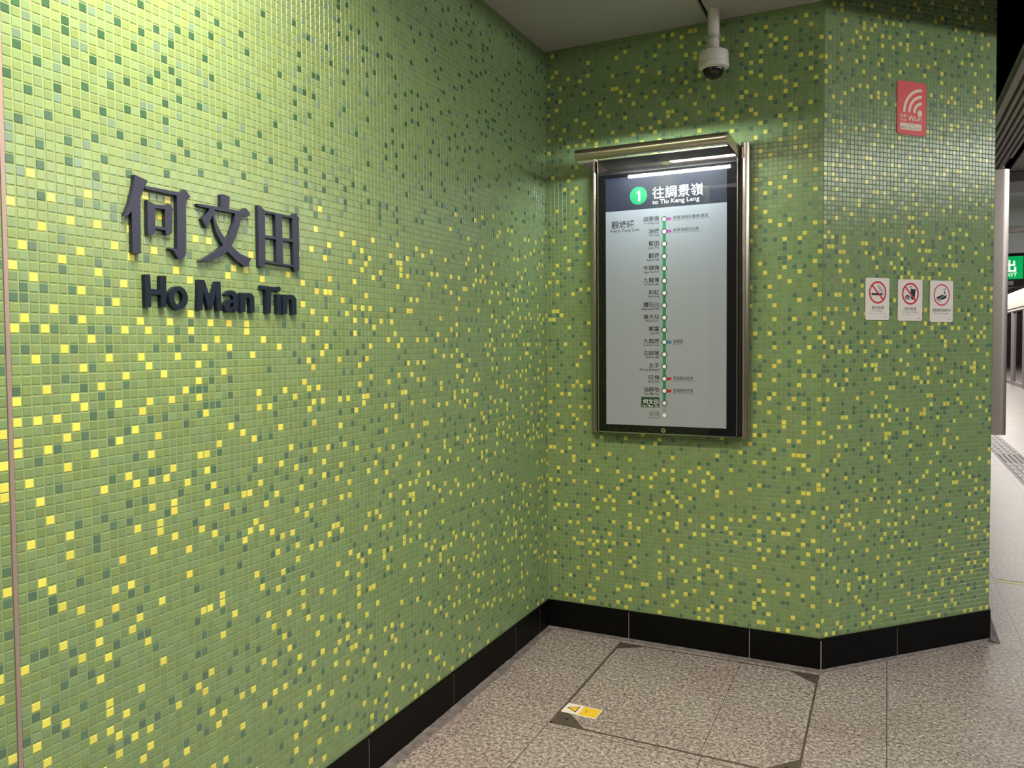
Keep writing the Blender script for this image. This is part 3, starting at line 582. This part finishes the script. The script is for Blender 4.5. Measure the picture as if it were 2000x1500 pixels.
def ln(b, a):
    text(b, '觀塘綫', .3925, 2.130, .512, 2.168, a, 0, .022); text(b, 'Kwun Tong Line', .3895, 2.1065, .5365, 2.1265, a, 0, .012)
on_poster('line_name', ln, M_INK)
LX = .6645; ZT, ZBm = 2.1597, 1.1907; stp = (ZT-ZBm)/16
on_poster('route_line', lambda b, a: prism(b, rect(LX-.008, ZT-15*stp, LX+.008, ZT), a, 0), M_GRN)
on_poster('closed_route_line', lambda b, a: prism(b, rect(LX-.008, ZBm, LX+.008, ZT-15*stp), a, 0), M_GREYL)
def stubs(rows):
    def f(b, a):
        for r_ in rows: z = ZT-r_*stp; prism(b, rrect(LX, z-.0075, LX+.036, z+.0075, .007), a, 0)
    return f
for r_, m_ in ((0, M_PUR), (1, M_PUR), (10, M_BLU), (13, M_RED), (14, M_RED)): on_poster('interchange_stub', stubs([r_]), m_)
ST = [('調景嶺', 'Tiu Keng Leng'), ('油塘', 'Yau Tong'), ('藍田', 'Lam Tin'), ('觀塘', 'Kwun Tong'), ('牛頭角', 'Ngau Tau Kok'), ('九龍灣', 'Kowloon Bay'),
      ('彩虹', 'Choi Hung'), ('鑽石山', 'Diamond Hill'), ('黃大仙', 'Wong Tai Sin'), ('樂富', 'Lok Fu'), ('九龍塘', 'Kowloon Tong'), ('石硤尾', 'Shek Kip Mei'),
      ('太子', 'Prince Edward'), ('旺角', 'Mong Kok'), ('油麻地', 'Yau Ma Tei'), ('何文田', 'Ho Man Tin'), ('黃埔', 'Whampoa')]
for k, (zh, en) in enumerate(ST):
    z = ZT-k*stp; last = k == 16; cur = k == 15
    mk = on_poster('station_marker', lambda b, a: disc(b, LX, z, .0143, a, 0, 28), M_GREYL if last else M_DGRN, 3)
    on_poster('marker_centre', lambda b, a: disc(b, LX, z, .0100, a, 0, 28), M_WH, 4)
    w_ = .0265*len(zh)
    if cur: on_poster('name_box', lambda b, a: prism(b, rect(.5465, z-.0235, .6395, z+.028), a, 0), M_DGRN, 2)
    def nm(b, a):
        text(b, zh, .6385-w_-(.003 if cur else 0), z-.006, .6385-(.004 if cur else 0), z+.0185, a, 0, .018)
        text(b, en, .5, z-.0215, .6385-(.004 if cur else 0), z-.0095, a, 0, .012, keep='r')
    on_poster('station_name', nm, M_WH if cur else (M_GREY if last else M_INK), 3)
def inter(b, a):
    for r_, zh, en, xe, xe2 in ((0, '將軍澳綫往寶琳/康城', 'Tseung Kwan O Line to Po Lam / LOHAS Park', .878, .8865), (1, '將軍澳綫往北角', 'Tseung Kwan O Line to North Point', .832, .850),
                            (10, '東鐵綫', 'East Rail Line', .757, .751), (13, '荃灣綫往荃灣', 'Tsuen Wan Line to Tsuen Wan', .806, .8185), (14, '荃灣綫往中環', 'Tsuen Wan Line to Central', .806, .806)):
        z = ZT-r_*stp; text(b, zh, .7085, z-.005, xe, z+.0125, a, 0, .01); text(b, en, .7085, z-.0125, xe2, z-.0065, a, 0, 0)
on_poster('interchange_lettering', inter, M_INK)
on_poster('edge_print', lambda b, a: prism(b, rect(.9535, 1.146, .9550, 1.183), a, 0), M_GREY)
bm = NB()
for r0, r1, z_ in ((.0075, 0, 0), (.0135, .0075, -.001)):
    pass
disc(bm, .6605, 1.1145, .0118, lambda x, z, h: Vector((x, -FD-h*.006, z)), 1, 28)
lk = obj('lock', bm, MAT_STEEL2, case)
bm = NB(); disc(bm, .6605, 1.1145, .004, lambda x, z, h: Vector((x-case.location.x, -FD-.0062, z-case.location.z)), 0, 16); o = obj('keyhole', bm, MAT_DARK, lk, local=True)
# glass pane over the poster
def pane_mat():
    m = bpy.data.materials.new('clear_pane'); m.use_nodes = True; nt = m.node_tree; nt.nodes.clear()
    out = nt.nodes.new('ShaderNodeOutputMaterial'); mx = nt.nodes.new('ShaderNodeMixShader'); t = nt.nodes.new('ShaderNodeBsdfTransparent')
    g = nt.nodes.new('ShaderNodeBsdfGlossy'); g.inputs['Roughness'].default_value = .004
    fr = nt.nodes.new('ShaderNodeFresnel'); ge = nt.nodes.new('ShaderNodeNewGeometry'); mp = nt.nodes.new('ShaderNodeMapRange'); mp.inputs[3].default_value = 1.62; mp.inputs[4].default_value = 1/1.62
    nt.links.new(ge.outputs['Backfacing'], mp.inputs[0]); nt.links.new(mp.outputs[0], fr.inputs['IOR'])
    nt.links.new(fr.outputs[0], mx.inputs[0]); nt.links.new(t.outputs[0], mx.inputs[1]); nt.links.new(g.outputs[0], mx.inputs[2]); nt.links.new(mx.outputs[0], out.inputs[0])
    return m
bm = NB(); prism(bm, rect(PX0+.005, PZ0+.005, PX1-.005, 2.404), lambda x, z, h: Vector((x, -FD-.0023, z)), 0)
bm.normal_update()
for f_ in bm.faces:
    if f_.normal.y > 0: f_.normal_flip()
PANE = pane_mat(); gp_ = obj('glass_pane', bm, PANE, case)
bm = NB(); prism(bm, rect(PX0+.005, 2.411, PX1-.005, PZ1-.005), lambda x, z, h: Vector((x, -FD-.0035+(z-2.411)*.017, z)), 0)
bm.normal_update()
for f_ in bm.faces:
    if f_.normal.y > 0: f_.normal_flip()
obj('upper_pane', bm, PANE, case)
bm = NB(); box(bm, .313, 1.011, -.353, -.350, 2.431, 2.474)
bm2 = NB(); box(bm2, .313, 1.011, -.353, -.268, 2.4700, 2.4725); baffle_bm = bm2  # added plate over the tube, keeps its light off ceiling and upper wall
MAT_LINER = mat('black_liner', (.006, .006, .006), rough=.5)
liner_bm = bm
# canopy
KX0, KX1, KY = .304, 1.020, -.375
bm = NB()
prof = []
zc, hh = 2.4515, .0265
for k in range(15):
    a = PI/2+PI*k/14
    prof.append((KY+.024+math.cos(a)*.024, zc+math.sin(a)*hh))
prof = [(KY+.040, zc+hh)]+prof+[(KY+.026, zc-hh), (KY+.026, zc-hh+.003), (KY+.022, zc-hh+.006), (KY+.022, zc+hh-.004), (KY+.040, zc+hh-.004)]
prism(bm, prof, lambda y, z, h: Vector((KX0+.008+(KX1-KX0-.016)*h, y, z)), 1)
cn = sub(obj('canopy', bm, MAT_STEEL, case), .5)
for nm_, b_, m_ in (('liner', liner_bm, MAT_LINER), ('added_baffle', baffle_bm, mat('baffle_white', (.6, .6, .6), rough=.5))):
    o = obj(nm_, b_, m_, None); o.parent = cn; o.data.transform(Matrix.Translation(-Vector(case.location)))
for x0, x1 in ((KX0, KX0+.008), (KX1-.008, KX1)):
    bm = NB()
    P = [(KY+.024+math.cos(PI/2+PI*k/12)*.024, zc+math.sin(PI/2+PI*k/12)*hh) for k in range(13)]+[(-.05, zc-hh), (-.05, zc+hh)]
    prism(bm, P, lambda y, z, h, a=x0, b=x1: Vector((a+(b-a)*h, y, z)), 1)
    o = obj('canopy_arm', bm, MAT_STEEL, None); o.parent = cn; o.data.transform(Matrix.Translation(-Vector(case.location)))
bm = NB()
r_ = .0085; nn = 20
vv = [[bm.verts.new((x, KY+.037+r_*math.cos(2*PI*k/nn), 2.4400+r_*math.sin(2*PI*k/nn))) for k in range(nn)] for x in (.405, .935)]
for k in range(nn): bm.faces.new((vv[0][k], vv[0][(k+1) % nn], vv[1][(k+1) % nn], vv[1][k]))
bm.faces.new(vv[0]); bm.faces.new(vv[1]); bmesh.ops.recalc_face_normals(bm, faces=bm.faces)
o = obj('lamp_tube', bm, MAT_LAMP, None); o.parent = cn; o.data.transform(Matrix.Translation(-Vector(case.location)))

# second case seen edge-on round the pillar
c2 = empty('map_case', (CX2, .98, 1.04), 'steel wall case seen edge-on around the right end of the pillar', 'map case')
P = [(CX2+.003, .978), (CX2+.058, .978)]+[(CX2+.058+.031*math.sin(PI/2*k/8), 1.009-.031*math.cos(PI/2*k/8)) for k in range(1, 9)]+[(CX2+.089, 1.045), (CX2+.072, 1.05), (CX2+.072, 1.68), (CX2+.003, 1.68)]
bm = NB(); prism(bm, P, lambda x, y, h: Vector((x, y, 1.045+1.407*h)), 1)
MAT_STEEL3 = mat('satin_steel', (.62, .56, .52), rough=.36, metal=1)
sub(obj('case_body', bm, MAT_STEEL3, c2), .6)
bm = NB(); box(bm, CX2+.071, CX2+.076, 1.052, 1.665, 1.07, 2.43); obj('glass_front', bm, MAT_BGLASS, c2)
tube(c2, CX2+.067, 1.69, .022, 1.045, 2.452)

# ------------------------------------------------------------------ security camera
cc = empty('security_camera', (.914, -.14, CEIL), 'white dome security camera hanging on a short pole from the ceiling', 'security camera')
CXc, CYc = .914, -.14
bm = NB(); lathe(bm, [(0, CEIL+.01), (.0265, CEIL+.01), (.0265, 2.905), (0, 2.905)], CXc, CYc, 36); sub(obj('pole', bm, MAT_WHITE, cc))
bm = NB(); lathe(bm, [(.0262, 2.985), (.030, 2.984), (.030, 2.968), (.0262, 2.967)], CXc, CYc, 36)
box(bm, CXc-.038, CXc-.028, CYc-.008, CYc+.004, 2.978, 2.984); box(bm, CXc-.038, CXc-.028, CYc-.008, CYc+.004, 2.966, 2.972)
box(bm, CXc+.028, CXc+.038, CYc-.008, CYc+.004, 2.978, 2.984); box(bm, CXc+.028, CXc+.038, CYc-.008, CYc+.004, 2.966, 2.972)
sub(obj('pipe_clamp', bm, mat('clamp', (.6, .6, .58), rough=.3, metal=.6), cc))
bm = NB(); lathe(bm, [(0, 2.912), (.060, 2.912), (.066, 2.908), (.068, 2.900), (.0685, 2.862), (.0675, 2.860), (.0675, 2.858), (.070, 2.856), (.0705, 2.842), (.067, 2.834), (.052, 2.828), (.050, 2.832), (0, 2.834)], CXc, CYc, 48)
sub(obj('housing', bm, MAT_WHITE, cc), .5)
bm = NB(); lathe(bm, [(.0495, 2.832)]+[(.0495*math.cos(a), 2.830-.046*math.sin(a)) for a in [k*PI/2/12 for k in range(12)]]+[(0, 2.784)], CXc, CYc, 40)
sub(obj('dome', bm, MAT_DOME, cc))

# ------------------------------------------------------------------ notices on the right-hand wall
M_SIGN = mat('sign_white', hx(226, 222, 218), rough=.35, spec=.3); M_SRED = flat('sign_red', (200, 38, 62)); M_SBLK = flat('sign_black', (18, 22, 34))
M_SGREY = flat('sign_text', (70, 70, 72))
def notice(u0, z0, u1, z1, name, label):
    t = empty(name, (axC((u0+u1)/2, z0, 0)), label, 'sign', 'white notices on the right wall')
    bm = NB(); prism(bm, rrect(u0, z0, u1, z1, .009), lambda u, z, h: axC(u, z, .0022+h), .0022); obj('sign_plate', bm, M_SIGN, t)
    return t
def nput(t, name, m, fn, lay=1, fix=None):
    bm = NB(); fn(bm, lambda u, z, h: axC(u, z, .0044+.0002*lay+h)); return obj(name, bm, m, t)
NS = [(.2520, 1.6520, .3985, 1.8520, 408, 485, 160, 208), (.4530, 1.6485, .6090, 1.8490, 1012, 517, 155, 203), (.6590, 1.6430, .8110, 1.8475, 1600, 530, 150, 198)]
def maker(k):
    u0, z0, u1, z1, cx, cy, rx, ry = NS[k]; R = .0535
    uc = (u0+u1)/2+.0005; zc_ = z0+(z1-z0)*.655
    return (lambda px, py: (uc+(px-cx)*R/rx, zc_+(cy-py)*R/ry)), uc, zc_, R
# no smoking
f, uc, zc_, R = maker(0)
t = notice(*NS[0][:4], 'no_smoking_sign', 'white no smoking sign with red slashed circle over a cigarette')
def cig(b, a):
    for P in ([(295, 498), (480, 498), (480, 538), (295, 538)], [(486, 498), (497, 498), (497, 538), (486, 538)], [(503, 498), (512, 498), (512, 538), (503, 538)]): prism(b, [f(*p) for p in P], a, 0)
    prism(b, stroke([f(*p) for p in ((500, 490), (508, 460), (490, 432), (455, 425), (432, 400), (425, 380), (402, 372), (415, 345))], .0028), a, 0)
    prism(b, stroke([f(*p) for p in ((478, 480), (480, 462), (455, 452), (428, 440))], .0026), a, 0)
    prism(b, stroke([f(*p) for p in ((455, 412), (462, 390), (448, 362), (425, 350))], .0026), a, 0)
nput(t, 'cigarette_symbol', M_SBLK, cig, 1)
def slash_ring(b, a, R=R, uc=uc, zc_=zc_, th=.0088):
    ring(b, uc, zc_, R, R-th, a, 0); q = (R-.004)*.7071; w_ = .0042
    prism(b, [(uc-q-w_*.7, zc_+q-w_*.7), (uc-q+w_*.7, zc_+q+w_*.7), (uc+q+w_*.7, zc_-q+w_*.7), (uc+q-w_*.7, zc_-q-w_*.7)], a, 0)
nput(t, 'prohibition_ring', M_SRED, slash_ring, 2)
def words(b, a, k, zh, en, small, frac=(.2, .8), fe=(.27, .73)):
    u0, z0, u1, z1 = NS[k][:4]; W = u1-u0
    text(b, zh, u0+W*frac[0], z0+.0500, u0+W*frac[1], z0+.0670, a, 0, .01)
    text(b, en, u0+W*fe[0], z0+.0385, u0+W*fe[1], z0+.0460, a, 0, .015)
    if small: text(b, small, u0+W*.16, z0+.0295, u0+W*.84, z0+.0330, a, 0, 0)
    text(b, 'MTR', u1-.029, z0+.0115, u1-.016, z0+.0155, a, 0, .02)
nput(t, 'lettering', M_SGREY, lambda b, a: words(b, a, 0, '請勿吸煙', 'No smoking', '違例者可被檢控  Offenders will be prosecuted', (.26, .77), (.32, .70)))
# no eating
f, uc, zc_, R = maker(1)
t = notice(*NS[1][:4], 'no_eating_sign', 'white no eating or drinking sign with slashed burger and cup')
def food(b, a):
    prism(b, [f(*p) for p in ((1012, 432), (1108, 432), (1090, 622), (1026, 622))], a, 0)
    prism(b, stroke([f(*p) for p in ((985, 398), (1022, 382), (1036, 432))], .0035), a, 0)
    prism(b, [f(960+46*math.cos(PI*k/12), 572-30*math.sin(PI*k/12)) for k in range(13)], a, 0)
    for y0_, y1_, x0_, x1_ in ((578, 590, 908, 1010), (597, 604, 915, 1004), (608, 620, 920, 1000)): prism(b, [f(x0_, y0_), f(x1_, y0_), f(x1_, y1_), f(x0_, y1_)], a, 0)
nput(t, 'food_symbol', M_SBLK, food, 1)
nput(t, 'prohibition_ring', M_SRED, lambda b, a: slash_ring(b, a, R, uc, zc_), 2)
nput(t, 'lettering', M_SGREY, lambda b, a: words(b, a, 1, '請勿飲食', 'No eating or drinking', '違例者可被檢控  Offenders will be prosecuted', (.27, .76), (.17, .83)))
# cctv notice
f, uc, zc_, R = maker(2)
t = notice(*NS[2][:4], 'surveillance_sign', 'white surveillance notice with a camera symbol in a red circle')
def camsym(b, a):
    for P in ([(1632, 420), (1678, 418), (1678, 430), (1632, 432)], [(1645, 455), (1662, 455), (1664, 515), (1645, 518)],
              [(1495, 580), (1600, 527), (1650, 535), (1550, 600)], [(1556, 606), (1655, 542), (1690, 530), (1688, 572), (1655, 602), (1600, 618)],
              [(1498, 588), (1545, 608), (1540, 630), (1510, 610)]): prism(b, [f(*p) for p in P], a, 0)
    cu_, cz_ = f(1560, 622); ring(b, cu_, cz_, .0085, .0055, a, 0)
nput(t, 'camera_symbol', M_SBLK, camsym, 1)
nput(t, 'red_ring', M_SRED, lambda b, a: ring(b, uc, zc_, R, R-.0062, a, 0), 2)
nput(t, 'lettering', M_SGREY, lambda b, a: words(b, a, 2, '閉路電視系統操作中', 'CCTV system is in operation', None, (.12, .90), (.15, .85)))
# free wi-fi notice
wf = empty('wifi_sign', axC(.528, 2.541, 0), 'red free Wi-Fi sign with white signal arcs high on the wall', 'sign')
U0, V0, U1, V1 = .4365, 2.5425, .6200, 2.7970
wfx = lambda px, py: (U0+(px-1751.5)/(1808.5-1751.5)*(U1-U0), V1-(py-160.5)/(265-160.5)*(V1-V0))
bm = NB(); prism(bm, rrect(U0, V0, U1, V1, .013), lambda u, z, h: axC(u, z, .0022+h), .0022); obj('sign_plate', bm, flat('wifi_red', (226, 84, 86)), wf)
def wl(name, m, fn, lay=1):
    bm = NB(); fn(bm, lambda u, z, h: axC(u, z, .0044+.0002*lay+h)); return obj(name, bm, m, wf)
M_CREAM = flat('wifi_cream', (240, 222, 205))
au, av = U0+.155, V1-.147
def arcs(b, a):
    for R_ in (.118, .0865, .0545): ring(b, au, av, R_, R_-.0142, a, 0, PI/2, PI, 24)
    disc(b, au-.012, av+.001, .0145, a, 0)
wl('signal_arcs', M_CREAM, arcs)
W_ = V1-V0
def wtxt(b, a):
    text(b, 'Wi-Fi', U0+.068, V0+.0665, U0+.156, V0+.0935, a, 0, .035); text(b, 'Free', U0+.020, V0+.0655, U0+.058, V0+.0775, a, 0, .03)
    text(b, '免費', U0+.020, V0+.082, U0+.058, V0+.098, a, 0, .02)
wl('lettering', M_CREAM, wtxt)
wl('name_box', M_CREAM, lambda b, a: prism(b, rect(U0+.019, V0+.024, U0+.154, V0+.056), a, 0))
def wsm(b, a):
    text(b, 'MTR Free Wi-Fi', U0+.027, V0+.028, U0+.147, V0+.040, a, 0, .01); text(b, '網絡名稱', U0+.060, V0+.0455, U0+.115, V0+.0515, a, 0, 0)
wl('small_print', flat('wifi_grey', (165, 140, 135)), wsm, 2)
